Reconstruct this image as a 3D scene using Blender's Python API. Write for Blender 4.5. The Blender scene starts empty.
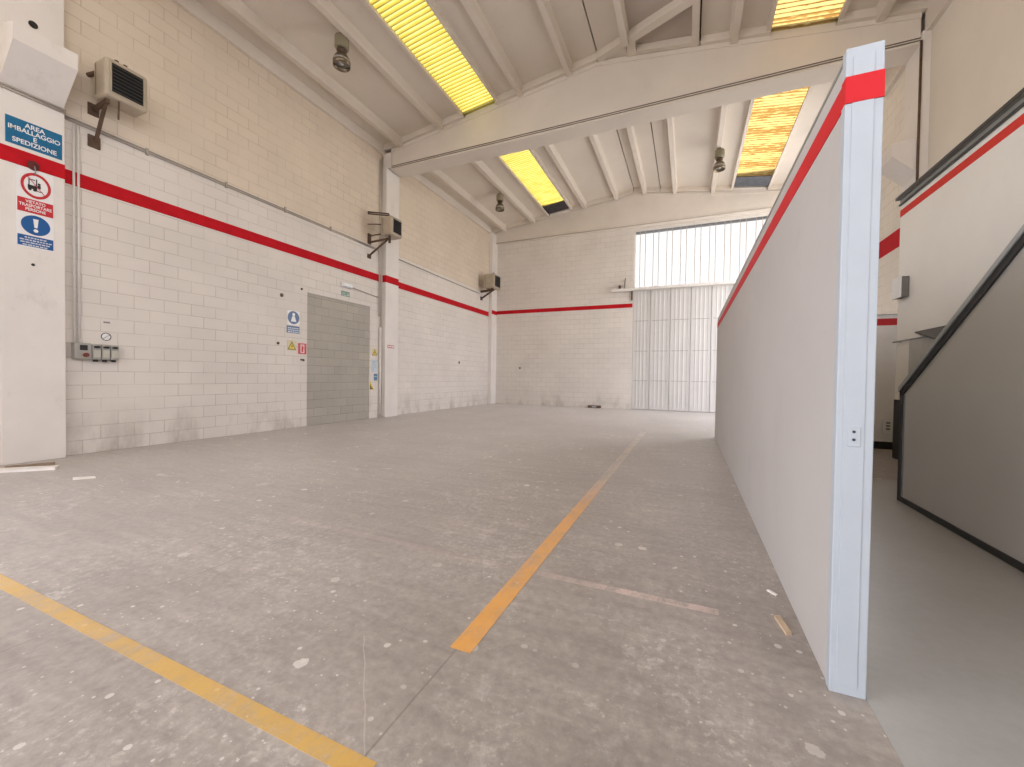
import bpy, bmesh, math, random
from mathutils import Vector, Matrix
random.seed(4)
S = bpy.context.scene
COL = S.collection

# ------------------------------------------------------------------ camera
F_PX = 404.86
YAW, PITCH, ROLL = (math.radians(a) for a in (23.4942, -0.9762, 0.8195))
cam = bpy.data.cameras.new('camera')
cam.sensor_fit = 'HORIZONTAL'
cam.sensor_width = 36.0
cam.lens = F_PX * 36.0 / 1024.0
cam.clip_start = 0.02
cam_ob = bpy.data.objects.new('camera', cam)
COL.objects.link(cam_ob)
fw = Vector((-math.sin(YAW) * math.cos(PITCH), math.cos(YAW) * math.cos(PITCH), math.sin(PITCH)))
rt = Vector((math.cos(YAW), math.sin(YAW), 0))
up = rt.cross(fw)
r2 = math.cos(ROLL) * rt + math.sin(ROLL) * up
u2 = -math.sin(ROLL) * rt + math.cos(ROLL) * up
m = Matrix((r2, u2, -fw)).transposed().to_4x4()
m.translation = (0, 0, 1.0)
cam_ob.matrix_world = m
S.camera = cam_ob

# ------------------------------------------------------------------ light and exposure
S.view_settings.view_transform = 'Standard'
S.view_settings.look = 'None'
S.view_settings.gamma = 1.0
S.view_settings.use_curve_mapping = False
S.view_settings.exposure = 2.2
S.cycles.max_bounces = 10
S.cycles.diffuse_bounces = 6
S.cycles.transparent_max_bounces = 12
S.cycles.sample_clamp_indirect = 8.0
S.cycles.caustics_reflective = False
S.cycles.caustics_refractive = False

world = bpy.data.worlds.new('sky')
S.world = world
world.use_nodes = True
wn, wl = world.node_tree.nodes, world.node_tree.links
wn.clear()
w_out = wn.new('ShaderNodeOutputWorld')
w_bg = wn.new('ShaderNodeBackground')
w_tc = wn.new('ShaderNodeTexCoord')
w_sep = wn.new('ShaderNodeSeparateXYZ')
w_ramp = wn.new('ShaderNodeValToRGB')
w_map = wn.new('ShaderNodeMapRange')
w_map.inputs[1].default_value = -0.3
w_map.inputs[2].default_value = 0.3
w_ramp.color_ramp.elements[0].position = 0.35
w_ramp.color_ramp.elements[0].color = (0.66, 0.63, 0.61, 1)
w_ramp.color_ramp.elements[1].position = 0.65
w_ramp.color_ramp.elements[1].color = (0.95, 0.96, 1.06, 1)
wl.new(w_tc.outputs['Generated'], w_sep.inputs[0])
wl.new(w_sep.outputs['Z'], w_map.inputs[0])
wl.new(w_map.outputs[0], w_ramp.inputs[0])
wl.new(w_ramp.outputs[0], w_bg.inputs[0])
w_bg.inputs[1].default_value = 1.45
wl.new(w_bg.outputs[0], w_out.inputs[0])

# the sun stands beyond the back wall and glows in the translucent strip and roof sheets
sun = bpy.data.lights.new('sun', 'SUN')
sun.energy = 12.0
sun.angle = math.radians(3)
sun.color = (1.0, 0.97, 0.93)
sun_ob = bpy.data.objects.new('sun', sun)
sun_ob.rotation_euler = Vector((0.0, 0.86, 0.51)).to_track_quat('Z', 'Y').to_euler()
COL.objects.link(sun_ob)


def portal(name, loc, rot, sx, sy):
    """daylight entering through one opening"""
    l = bpy.data.lights.new(name, 'AREA')
    l.shape = 'RECTANGLE'
    l.size, l.size_y = sx, sy
    l.cycles.is_portal = True
    o = bpy.data.objects.new(name, l)
    o.location, o.rotation_euler = loc, rot
    COL.objects.link(o)


# ------------------------------------------------------------------ dimensions
XL, XR = -6.632, 3.0           # left and right hall walls
YB, YR = 13.46, -9.54          # back wall, rear wall behind the viewer
RIDGE = -1.65
WTOP = 7.15


def zd(x):                     # underside line of the double-pitched roof
    return 6.84 - (0.127 * (RIDGE - x) if x < RIDGE else 0.143 * (x - RIDGE))


portal('added_rear_opening', (0.8, YR - 0.35, 2.0), (math.radians(90), 0, 0), 2.8, 4.0)  # portals in unseen openings added to light the hall
portal('added_right_strip', (XR + 0.35, -4.0, 4.75), (0, math.radians(90), 0), 2.0, 10.6)
portal('added_far_side_opening', (XR + 0.35, 11.2, 2.85), (0, math.radians(90), 0), 5.7, 3.7)
portal('added_left_opening', (XL - 0.35, -4.8, 2.85), (0, math.radians(-90), 0), 5.7, 9.0)

# ------------------------------------------------------------------ materials
MATS = {}


class NT:
    def __init__(s, name):
        s.m = bpy.data.materials.new(name)
        s.m.use_nodes = True
        s.n, s.l = s.m.node_tree.nodes, s.m.node_tree.links
        s.b = s.n['Principled BSDF']
        s.out = s.n['Material Output']

    def node(s, t, **kw):
        n = s.n.new(t)
        for k, v in kw.items():
            setattr(n, k, v)
        return n

    def link(s, a, b):
        s.l.new(a, b)

    def obj(s):
        return s.node('ShaderNodeTexCoord').outputs['Object']

    def noise(s, vec, scale, detail=4, rough=0.55, stretch=None):
        if stretch:
            mp = s.node('ShaderNodeMapping')
            mp.inputs['Scale'].default_value = stretch
            s.link(vec, mp.inputs[0])
            vec = mp.outputs[0]
        n = s.node('ShaderNodeTexNoise')
        n.inputs['Scale'].default_value = scale
        n.inputs['Detail'].default_value = detail
        n.inputs['Roughness'].default_value = rough
        s.link(vec, n.inputs['Vector'])
        return n.outputs['Fac']

    def ramp(s, fac, stops):
        r = s.node('ShaderNodeValToRGB')
        e = r.color_ramp.elements
        while len(e) > len(stops):
            e.remove(e[-1])
        while len(e) < len(stops):
            e.new(0.5)
        for el, (p, c) in zip(e, stops):
            el.position = p
            el.color = (c, c, c, 1) if isinstance(c, (int, float)) else (*c, 1)
        s.link(fac, r.inputs[0])
        return r.outputs[0]

    def mix(s, fac, a, b, mode='MIX'):
        x = s.node('ShaderNodeMix', data_type='RGBA', blend_type=mode)
        for sock, v in ((x.inputs[0], fac), (x.inputs[6], a), (x.inputs[7], b)):
            if hasattr(v, 'is_linked'):
                s.link(v, sock)
            elif isinstance(v, (int, float)):
                sock.default_value = v
            else:
                sock.default_value = (*v, 1)
        return x.outputs[2]

    def math(s, op, a, b=0.0, clamp=False):
        x = s.node('ShaderNodeMath', operation=op)
        x.use_clamp = clamp
        for sock, v in ((x.inputs[0], a), (x.inputs[1], b)):
            if hasattr(v, 'is_linked'):
                s.link(v, sock)
            else:
                sock.default_value = v
        return x.outputs[0]

    def bump(s, h, strength, dist):
        b = s.node('ShaderNodeBump')
        b.inputs['Strength'].default_value = strength
        b.inputs['Distance'].default_value = dist
        s.link(h, b.inputs['Height'])
        s.link(b.outputs[0], s.b.inputs['Normal'])

    def color(s, c):
        if hasattr(c, 'is_linked'):
            s.link(c, s.b.inputs['Base Color'])
        else:
            s.b.inputs['Base Color'].default_value = (*c, 1)


def plain(name, c, rough=0.5, metal=0.0, var=0.06, scale=9.0, spec=0.4):
    if name in MATS:
        return MATS[name]
    t = NT(name)
    n = t.noise(t.obj(), scale)
    lo = tuple(max(0, x * (1 - var)) for x in c)
    hi = tuple(min(1, x * (1 + var)) for x in c)
    t.color(t.ramp(n, [(0.3, lo), (0.7, hi)]))
    t.b.inputs['Roughness'].default_value = rough
    t.b.inputs['Specular IOR Level'].default_value = spec
    t.b.inputs['Metallic'].default_value = metal
    MATS[name] = t.m
    return t.m


def sep(t, v):
    s = t.node('ShaderNodeSeparateXYZ')
    t.link(v, s.inputs[0])
    return s.outputs


def block_mat(name, axis, base, mortar, var, off=(0, 0), bump=0.5, upper=None, stains=True):
    t = NT(name)
    o = t.obj()
    x = sep(t, o)
    c = t.node('ShaderNodeCombineXYZ')
    t.link(t.math('ADD', x[axis], off[0]), c.inputs[0])
    t.link(t.math('ADD', x[2], off[1]), c.inputs[1])
    br = t.node('ShaderNodeTexBrick')
    t.link(c.outputs[0], br.inputs['Vector'])
    br.offset = 0.5
    br.inputs['Scale'].default_value = 1.0
    br.inputs['Brick Width'].default_value = 0.33
    br.inputs['Row Height'].default_value = 0.165
    br.inputs['Mortar Size'].default_value = 0.0045
    br.inputs['Mortar Smooth'].default_value = 0.4
    br.inputs['Bias'].default_value = 0.0
    hi = tuple(min(1, v * (1 + var)) for v in base)
    lo = tuple(v * (1 - var) for v in base)
    br.inputs['Color1'].default_value = (*hi, 1)
    br.inputs['Color2'].default_value = (*lo, 1)
    br.inputs['Mortar'].default_value = (*mortar, 1)
    col = br.outputs['Color']
    # joints filled with paint here and there
    fill = t.ramp(t.noise(o, 1.7, 3), [(0.42, 0.0), (0.62, 0.75)])
    col = t.mix(fill, col, base)
    if upper:
        # older yellowed coat above the height of the cable line
        k = t.ramp(t.math('ADD', x[2], -3.0), [(0.925, 0.0), (0.935, 1.0)])
        col = t.mix(k, col, t.mix(1.0, col, upper, 'MULTIPLY'))
    blot = t.ramp(t.noise(o, 0.9, 5), [(0.3, 0.90), (0.7, 1.0)])
    col = t.mix(1.0, col, blot, 'MULTIPLY')
    if stains:
        # splash and scuff stains along the foot of the wall
        d = t.noise(o, 2.3, 6, 0.65, (1, 1, 0.45))
        h = t.ramp(x[2], [(0.0, 1.0), (0.62, 0.0)])
        k = t.math('MULTIPLY', t.ramp(d, [(0.47, 0.0), (0.68, 0.65)]), h)
        col = t.mix(k, col, (0.30, 0.26, 0.21))
    t.color(col)
    t.b.inputs['Roughness'].default_value = 0.75
    hgt = t.math('SUBTRACT', t.math('MULTIPLY', t.noise(o, 45, 3), 0.25), br.outputs['Fac'])
    t.bump(hgt, bump, 0.006)
    MATS[name] = t.m
    return t.m


def plaster(name, base, var=0.06, scale=1.6, marks=0.0, rough=0.7):
    t = NT(name)
    o = t.obj()
    n = t.noise(o, scale, 6, 0.6)
    col = t.ramp(n, [(0.3, tuple(v * (1 - var) for v in base)), (0.7, tuple(min(1, v * (1 + var)) for v in base))])
    if marks:
        s = t.noise(o, 3.2, 8, 0.7, (1, 1, 0.6))
        col = t.mix(t.ramp(s, [(0.58, 0.0), (0.75, marks)]), col, (0.32, 0.28, 0.24))
    t.color(col)
    t.b.inputs['Roughness'].default_value = rough
    t.bump(t.noise(o, 30, 4), 0.12, 0.004)
    MATS[name] = t.m
    return t.m


WALL = (0.76, 0.71, 0.655)
M_LEFT = block_mat('painted_blocks_left', 1, WALL, (0.55, 0.495, 0.43), 0.025, (-0.241, 0), upper=(0.98, 0.91, 0.81))
M_BACK = block_mat('painted_blocks_back', 0, WALL, (0.56, 0.50, 0.43), 0.025, (0.1, 0))
M_RIGHT = block_mat('painted_blocks_right', 1, (0.80, 0.75, 0.67), (0.56, 0.50, 0.43), 0.03, (0.05, 0))
M_INFILL = block_mat('bare_grey_blocks', 1, (0.44, 0.41, 0.355), (0.32, 0.295, 0.25), 0.09, (-0.06, 0), 0.8, stains=False)
M_PILLAR = plaster('painted_concrete', (0.77, 0.73, 0.69), 0.05, 1.6, 0.25)
M_CEIL = plaster('roof_concrete', (0.72, 0.655, 0.575), 0.05, 0.9, 0.12)
M_BEAM = plaster('beam_concrete', (0.74, 0.68, 0.61), 0.05, 1.1, 0.10)
M_OFFICE = plaster('cream_plasterboard', (0.90, 0.89, 0.85), 0.025, 1.2, 0.06)
M_UPPER = plaster('upper_wall_render', (0.78, 0.73, 0.65), 0.05, 0.8, 0.10)
M_COFFER = plaster('bare_brown_concrete', (0.36, 0.31, 0.27), 0.10, 1.5, 0.1)
M_RED = plain('red_paint', (0.50, 0.012, 0.02), 0.8, 0, 0.10, 6, 0.12)
M_REDBAND = plain('red_tape', (0.60, 0.018, 0.026), 0.6, 0, 0.04, 6, 0.2)
M_PANEL = plaster('white_sheet_panel', (0.505, 0.485, 0.47), 0.035, 1.3, 0.20, 0.65)
M_POST = plain('white_plastic', (0.445, 0.495, 0.545), 0.45, 0, 0.02)
M_STEEL = plain('galvanised_steel', (0.42, 0.42, 0.41), 0.45, 0.7)
M_DARKMETAL = plain('dark_steel', (0.05, 0.052, 0.056), 0.45, 0.3)
M_MIDGREY = plain('grey_metal', (0.27, 0.28, 0.285), 0.4, 0.5)
M_BLACK = plain('black_plastic', (0.018, 0.017, 0.016), 0.5)
M_CASING = plain('beige_enamel', (0.46, 0.395, 0.305), 0.4, 0, 0.08)
M_RUST = plain('brown_iron', (0.12, 0.075, 0.05), 0.6, 0.3, 0.3)
M_PIPE = plain('grey_conduit', (0.42, 0.375, 0.325), 0.5, 0.0)
M_WPIPE = plain('white_painted_pipe', (0.74, 0.71, 0.67), 0.5)
M_STAIRPANEL = plaster('grey_stair_sheet', (0.66, 0.655, 0.63), 0.04, 1.1, 0.06, 0.4)
M_BLUE = plain('sign_blue', (0.013, 0.105, 0.32), 0.35, 0, 0.04)
M_TEAL = plain('sign_teal_blue', (0.010, 0.14, 0.29), 0.35, 0, 0.08)
M_WHITE = plain('sign_white', (0.82, 0.82, 0.82), 0.35, 0, 0.02)
M_SRED = plain('sign_red', (0.55, 0.03, 0.04), 0.35, 0, 0.05)
M_YELLOW = plain('sign_yellow', (0.75, 0.56, 0.04), 0.4, 0, 0.05)
M_GREEN = plain('sign_green', (0.02, 0.16, 0.09), 0.4)
M_PAPER = plain('pale_blue_paper', (0.55, 0.63, 0.68), 0.6)
M_WOOD = plain('raw_wood', (0.56, 0.43, 0.31), 0.7, 0, 0.15)
M_BWOOD = plain('weathered_wood', (0.27, 0.20, 0.14), 0.7, 0, 0.2)
M_WSTRIP = plain('white_plastic_strip', (0.85, 0.82, 0.79), 0.4)
M_GREYBOX = plain('grey_enclosure', (0.36, 0.35, 0.32), 0.5)
M_DOOR = plaster('grey_door_sheet', (0.60, 0.585, 0.56), 0.04, 2.0, 0.15, 0.5)
M_DARKDOOR = plain('dark_seam', (0.16, 0.15, 0.14), 0.6)
M_SEAM = plain('door_seam', (0.40, 0.38, 0.36), 0.6)
M_MOSS = plain('dark_roof_cap', (0.055, 0.05, 0.055), 0.8, 0, 0.3)


def dust(t):
    t.b.inputs['Sheen Weight'].default_value = 0.30
    t.b.inputs['Sheen Roughness'].default_value = 0.45
    t.b.inputs['Sheen Tint'].default_value = (1.0, 0.93, 0.86, 1)


def concrete(t, o):
    """colour and relief of the worn concrete slab"""
    big = t.noise(o, 0.55, 5, 0.6)
    mid = t.noise(o, 2.6, 8, 0.68, (1, 0.8, 1))
    fine = t.noise(o, 26, 6, 0.7)
    col = t.ramp(big, [(0.3, (0.272, 0.242, 0.218)), (0.5, (0.320, 0.288, 0.262)), (0.72, (0.380, 0.347, 0.320))])
    col = t.mix(1.0, col, t.ramp(mid, [(0.25, 0.80), (0.5, 1.0), (0.78, 1.16)]), 'MULTIPLY')
    col = t.mix(1.0, col, t.ramp(fine, [(0.25, 0.74), (0.75, 1.20)]), 'MULTIPLY')
    # curved trowel and wheel streaks
    st = t.noise(o, 5.0, 6, 0.6, (0.35, 2.6, 1))
    col = t.mix(1.0, col, t.ramp(st, [(0.3, 0.86), (0.7, 1.10)]), 'MULTIPLY')
    # pale plaster scuffs, gathered in patches
    x = sep(t, o)
    patch = t.ramp(t.noise(o, 1.15, 4, 0.6), [(0.43, 0.0), (0.58, 1.0)])
    scuff = t.math('ADD', t.ramp(t.noise(o, 9.0, 9, 0.75), [(0.52, 0.0), (0.66, 0.40)]), t.ramp(t.noise(o, 34.0, 6, 0.7), [(0.54, 0.0), (0.66, 0.5)]))
    col = t.mix(t.math('MULTIPLY', patch, scuff), col, (0.64, 0.605, 0.57))
    # flaked remains of an old pale coat
    fl = t.ramp(t.noise(o, 4.2, 10, 0.72), [(0.605, 0.0), (0.635, 0.55)])
    fm = t.ramp(t.noise(o, 1.9, 3, 0.6), [(0.48, 0.0), (0.60, 1.0)])
    col = t.mix(t.math('MULTIPLY', fl, fm), col, (0.60, 0.57, 0.54))
    # splashes of white paint
    for sc, kp, mx in ((6.0, 0.55, 0.13), (15.0, 0.50, 0.13), (34.0, 0.55, 0.12)):
        v = t.node('ShaderNodeTexVoronoi')
        v.inputs['Scale'].default_value = sc
        v.inputs['Randomness'].default_value = 1.0
        t.link(o, v.inputs['Vector'])
        wob = t.math('MULTIPLY', t.noise(o, 30, 5, 0.65), 0.22)
        dist = t.math('ADD', v.outputs['Distance'], wob)
        vc = sep(t, v.outputs['Color'])
        dot = t.math('LESS_THAN', dist, t.math('ADD', t.math('MULTIPLY', vc[0], mx * 1.4), 0.125))
        keep = t.math('GREATER_THAN', vc[1], kp)
        near = t.ramp(t.noise(o, 0.7, 3), [(0.40, 0.0), (0.56, 1.0)])
        k = t.math('MULTIPLY', t.math('MULTIPLY', dot, keep), t.math('MULTIPLY', near, 0.8))
        col = t.mix(k, col, (0.66, 0.63, 0.595))
    # hairline crack
    lx = t.math('ADD', x[0], 0.757)
    ly = t.math('ADD', x[1], -0.81)
    d = t.math('ABSOLUTE', t.math('ADD', t.math('MULTIPLY', lx, 0.719), t.math('ADD', t.math('MULTIPLY', ly, 0.695), t.math('MULTIPLY', t.math('SUBTRACT', t.noise(o, 9, 2), 0.5), 0.02))))
    seg = t.math('MULTIPLY', t.math('LESS_THAN', lx, 0.0), t.math('GREATER_THAN', lx, -0.36))
    col = t.mix(t.math('MULTIPLY', t.math('LESS_THAN', d, 0.0022), t.math('MULTIPLY', seg, 0.45)), col, (0.50, 0.47, 0.44))
    # saw-cut joints
    for jx in (-0.757, -2.21, -4.6):
        wv = t.math('ADD', t.math('MULTIPLY', t.noise(o, 3.0, 2), 0.012), jx - 0.006)
        d = t.math('ABSOLUTE', t.math('SUBTRACT', x[0], wv))
        gone = t.ramp(t.noise(o, 0.9, 2), [(0.40, 0.1), (0.55, 0.55)])
        col = t.mix(t.math('MULTIPLY', t.math('LESS_THAN', d, 0.0035), gone), col, (0.14, 0.12, 0.105))
    return col, mid, fine


def floor_mat():
    t = NT('worn_concrete')
    o = t.obj()
    col, mid, fine = concrete(t, o)
    t.color(col)
    t.link(t.ramp(mid, [(0.3, 0.36), (0.7, 0.52)]), t.b.inputs['Roughness'])
    dust(t)
    t.bump(t.math('ADD', fine, t.math('MULTIPLY', mid, 0.6)), 0.10, 0.006)
    MATS['floor'] = t.m
    return t.m


def resin_mat():
    t = NT('grey_floor_paint')
    o = t.obj()
    col = t.ramp(t.noise(o, 1.1, 6, 0.6), [(0.3, (0.36, 0.365, 0.36)), (0.7, (0.42, 0.425, 0.42))])
    col = t.mix(1.0, col, t.ramp(t.noise(o, 24, 5, 0.7), [(0.3, 0.95), (0.7, 1.04)]), 'MULTIPLY')
    t.color(col)
    t.b.inputs['Roughness'].default_value = 0.36
    t.bump(t.noise(o, 12, 3), 0.05, 0.004)
    MATS['resin'] = t.m
    return t.m


def line_mat(name, c0, c1=None, fade=None, wear=(0.4, 0.6), cover=1.0, least=0.3, axis=1, worn=0.5):
    """paint on the floor, rubbed down to the concrete where the noise is high; fade = (y where fresh, y where worn)"""
    t = NT(name)
    o = t.obj()
    base, mid, fine = concrete(t, o)
    x = sep(t, o)
    n = t.noise(o, 7, 9, 0.8, (1.0, 0.45, 1))
    col = t.ramp(t.noise(o, 5, 5, 0.7), [(0.3, tuple(v * 0.86 for v in c0)), (0.7, c0)])
    k = t.ramp(n, [(wear[0], cover), (wear[1], cover * least)])
    if fade:
        mr = t.node('ShaderNodeMapRange')
        mr.inputs[1].default_value, mr.inputs[2].default_value = fade
        t.link(x[axis], mr.inputs[0])
        col = t.mix(mr.outputs[0], col, c1)
        k = t.mix(mr.outputs[0], k, t.ramp(n, [(wear[0] - 0.05, worn), (wear[1], 0.06)]))
    t.color(t.mix(k, base, col))
    t.b.inputs['Roughness'].default_value = 0.45
    dust(t)
    t.bump(fine, 0.1, 0.004)
    MATS[name] = t.m
    return t.m


def skylight_mat(name, bright, dark, pitch, stripe_jitter):
    """thin corrugated sheet that scatters the daylight through"""
    t = NT(name)
    o = t.obj()
    x = sep(t, o)
    t.n.remove(t.b)
    jit = t.math('MULTIPLY', t.noise(o, 4.0, 4, 0.6, (1.2, 2.4, 1)), stripe_jitter)
    ph = t.math('MULTIPLY', t.math('ADD', x[1], jit), 2 * math.pi / pitch)
    w = t.math('ADD', t.math('MULTIPLY', t.math('SINE', ph), 0.5), 0.5)  # bright and dark corrugation stripes put into the sheet colour
    grime = t.noise(o, 2.2, 8, 0.75, (1.0, 3.0, 1))
    w = t.math('ADD', w, t.math('MULTIPLY', t.math('SUBTRACT', grime, 0.5), 1.6))
    col = t.ramp(w, [(0.12, dark), (0.62, bright)])
    tl = t.node('ShaderNodeBsdfTranslucent')
    t.link(col, tl.inputs[0])
    t.link(tl.outputs[0], t.out.inputs[0])
    MATS[name] = t.m
    return t.m


def pane_mat():
    t = NT('white_translucent_sheet')
    t.n.remove(t.b)
    tl = t.node('ShaderNodeBsdfTranslucent')
    tl.inputs[0].default_value = (0.235, 0.235, 0.235, 1)
    t.link(tl.outputs[0], t.out.inputs[0])
    MATS['pane'] = t.m
    return t.m


M_FLOOR, M_RESIN = floor_mat(), resin_mat()
M_SKYL = skylight_mat('yellow_roof_sheet', (0.094, 0.080, 0.024), (0.060, 0.043, 0.006), 0.084, 0.02)
M_SKYR = skylight_mat('amber_roof_sheet', (0.090, 0.062, 0.022), (0.046, 0.024, 0.006), 0.095, 0.12)
M_PANE = pane_mat()


# ------------------------------------------------------------------ mesh helpers
class MB:
    def __init__(s):
        s.bm = bmesh.new()

    def box(s, x0, x1, y0, y1, z0, z1, bevel=0.0, mat=None, seg=2):
        ret = bmesh.ops.create_cube(s.bm, size=1.0)
        vs = ret['verts']
        for v in vs:
            v.co = Vector(((x0 + x1) / 2 + v.co.x * (x1 - x0), (y0 + y1) / 2 + v.co.y * (y1 - y0), (z0 + z1) / 2 + v.co.z * (z1 - z0)))
        if bevel:
            es = list({e for v in vs for e in v.link_edges})
            bmesh.ops.bevel(s.bm, geom=es, offset=bevel, segments=seg, affect='EDGES', profile=0.5)
        return s

    def prism(s, pts, axis, a, b):
        """polygon extruded along axis; pts in the two other axes, in xyz order"""
        def P(p, t):
            q = list(p)
            q.insert('xyz'.index(axis), t)
            return s.bm.verts.new(q)
        A = [P(p, a) for p in pts]
        B = [P(p, b) for p in pts]
        n = len(pts)
        fs = [s.bm.faces.new(A), s.bm.faces.new(B[::-1])]
        for i in range(n):
            fs.append(s.bm.faces.new((A[i], B[i], B[(i + 1) % n], A[(i + 1) % n])))
        bmesh.ops.recalc_face_normals(s.bm, faces=fs)
        return s

    def hull8(s, lo, hi):
        """solid between two matching quads"""
        A = [s.bm.verts.new(p) for p in lo]
        B = [s.bm.verts.new(p) for p in hi]
        fs = [s.bm.faces.new(A), s.bm.faces.new(B[::-1])]
        for i in range(len(A)):
            j = (i + 1) % len(A)
            fs.append(s.bm.faces.new((A[i], B[i], B[j], A[j])))
        bmesh.ops.recalc_face_normals(s.bm, faces=fs)
        return s

    def tube(s, pts, r, n=10):
        pts = [Vector(p) for p in pts]
        rings = []
        for i, p in enumerate(pts):
            d = (pts[min(i + 1, len(pts) - 1)] - pts[max(i - 1, 0)]).normalized()
            u = d.cross(Vector((0, 0, 1)) if abs(d.z) < 0.95 else Vector((1, 0, 0))).normalized()
            w = d.cross(u)
            rr = r[i] if isinstance(r, (list, tuple)) else r
            rings.append([s.bm.verts.new(p + (u * math.cos(2 * math.pi * k / n) + w * math.sin(2 * math.pi * k / n)) * rr) for k in range(n)])
        fs = []
        for a, b in zip(rings, rings[1:]):
            for k in range(n):
                fs.append(s.bm.faces.new((a[k], a[(k + 1) % n], b[(k + 1) % n], b[k])))
        fs.append(s.bm.faces.new(rings[0][::-1]))
        fs.append(s.bm.faces.new(rings[-1]))
        for f in fs[:-2]:
            f.smooth = n > 4
        bmesh.ops.recalc_face_normals(s.bm, faces=fs)
        return s

    def bar(s, a, b, w, h):
        """square bar from a to b"""
        a, b = Vector(a), Vector(b)
        d = (b - a).normalized()
        u = d.cross(Vector((0, 0, 1)) if abs(d.z) < 0.95 else Vector((0, 1, 0))).normalized()
        v = d.cross(u).normalized()
        q = [u * (i * w / 2) + v * (j * h / 2) for i, j in ((-1, -1), (1, -1), (1, 1), (-1, 1))]
        return s.hull8([a + t for t in q], [b + t for t in q])

    def lathe(s, prof, c, n=24, cap=True):
        cx, cy, cz = c
        rings = []
        for r, z in prof:
            rings.append([s.bm.verts.new((cx + r * math.cos(2 * math.pi * k / n), cy + r * math.sin(2 * math.pi * k / n), cz + z)) for k in range(n)])
        fs = []
        for a, b in zip(rings, rings[1:]):
            for k in range(n):
                f = s.bm.faces.new((a[k], a[(k + 1) % n], b[(k + 1) % n], b[k]))
                f.smooth = True
                fs.append(f)
        if cap:
            fs.append(s.bm.faces.new(rings[0]))
            fs.append(s.bm.faces.new(rings[-1][::-1]))
        bmesh.ops.recalc_face_normals(s.bm, faces=fs)
        return s

    def build(s, name, mat, parent=None, origin=None):
        me = bpy.data.meshes.new(name)
        if origin is not None:
            bmesh.ops.translate(s.bm, verts=s.bm.verts, vec=-Vector(origin))
        s.bm.to_mesh(me)
        s.bm.free()
        me.materials.append(mat)
        o = bpy.data.objects.new(name, me)
        if origin is not None:
            o.location = origin
        COL.objects.link(o)
        if parent:
            o.parent = parent
        return o


def disc(mb, axis, c, r, t, n=28, r_in=0.0, a0=0.0):
    """flat disc or ring facing +x ('x') or -y ('y'); c is the back centre, t thickness, r may be (horizontal, vertical)"""
    rh, rv = r if isinstance(r, tuple) else (r, r)
    def pt(k, q, d):
        a = 2 * math.pi * k / n + a0
        h, v = math.cos(a) * q * rh, math.sin(a) * q * rv
        return (c[0] + d, c[1] + h, c[2] + v) if axis == 'x' else (c[0] + h, c[1] - d, c[2] + v)
    bm = mb.bm
    if r_in == 0.0:
        A = [bm.verts.new(pt(k, 1, 0)) for k in range(n)]
        B = [bm.verts.new(pt(k, 1, t)) for k in range(n)]
        fs = [bm.faces.new(A), bm.faces.new(B[::-1])]
        for k in range(n):
            j = (k + 1) % n
            fs.append(bm.faces.new((A[k], B[k], B[j], A[j])))
    else:
        q = r_in
        R = [[bm.verts.new(pt(k, s_, d)) for k in range(n)] for s_, d in ((1, 0), (1, t), (q, t), (q, 0))]
        fs = []
        for i in range(4):
            a, b = R[i], R[(i + 1) % 4]
            for k in range(n):
                j = (k + 1) % n
                fs.append(bm.faces.new((a[k], a[j], b[j], b[k])))
    bmesh.ops.recalc_face_normals(bm, faces=fs)
    return mb


def struct(o, label=None):
    o['kind'] = 'structure'
    if label:
        o['label'] = label
    return o


def tag(o, label, cat, group=None):
    o['label'], o['category'] = label, cat
    if group:
        o['group'] = group
    return o


def thing(name, loc, label, cat, group=None):
    o = bpy.data.objects.new(name, None)
    o.location = loc
    COL.objects.link(o)
    return tag(o, label, cat, group)


def part(mb, name, mat, root, label=None):
    """mesh given in world coordinates, hung under root"""
    o = mb.build(name, mat)
    o.parent = root
    wl_ = Vector((0, 0, 0))
    r = root
    while r:
        wl_ += r.location
        r = r.parent
    o.data.transform(Matrix.Translation(-wl_))
    if label:
        o['label'] = label
    return o


def text_mesh(lines, size, loc, normal, mat, root, name='lettering', spacing=1.15, depth=0.0015, wscale=1.0, maxw=None):
    """centred lettering; normal 'x' faces +x (reads along +y... seen from +x), 'y' faces -y"""
    cu = bpy.data.curves.new(name, 'FONT')
    cu.body = '\n'.join(lines)
    cu.align_x, cu.align_y = 'CENTER', 'CENTER'
    cu.size = size
    cu.space_line = spacing
    cu.extrude = depth
    cu.offset = size * 0.018
    tmp = bpy.data.objects.new(name, cu)
    COL.objects.link(tmp)
    dg = bpy.context.evaluated_depsgraph_get()
    me = bpy.data.meshes.new_from_object(tmp.evaluated_get(dg))
    bpy.data.objects.remove(tmp)
    xs = [v.co.x for v in me.vertices]
    if maxw and xs:
        wscale = min(wscale, maxw / (max(xs) - min(xs)))
    for v in me.vertices:
        a, b, c = v.co.x * wscale, v.co.y, v.co.z
        v.co = (loc[0] + c, loc[1] + a, loc[2] + b) if normal == 'x' else (loc[0] + a, loc[1] - c, loc[2] + b)
    me.materials.clear()
    me.materials.append(mat)
    o = bpy.data.objects.new(name, me)
    COL.objects.link(o)
    o.parent = root
    w = Vector((0, 0, 0))
    r = root
    while r:
        w += r.location
        r = r.parent
    me.transform(Matrix.Translation(-w))
    return o


# ------------------------------------------------------------------ floors
struct(MB().box(XL - 0.3, XR + 0.3, YR - 0.3, YB + 0.3, -0.15, 0.0).build('floor', M_FLOOR))
struct(MB().box(0.535, 2.51, YR, 5.3, 0.0, 0.003).build('floor_painted', M_RESIN), 'smooth grey painted floor to the right of the partition')

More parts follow.
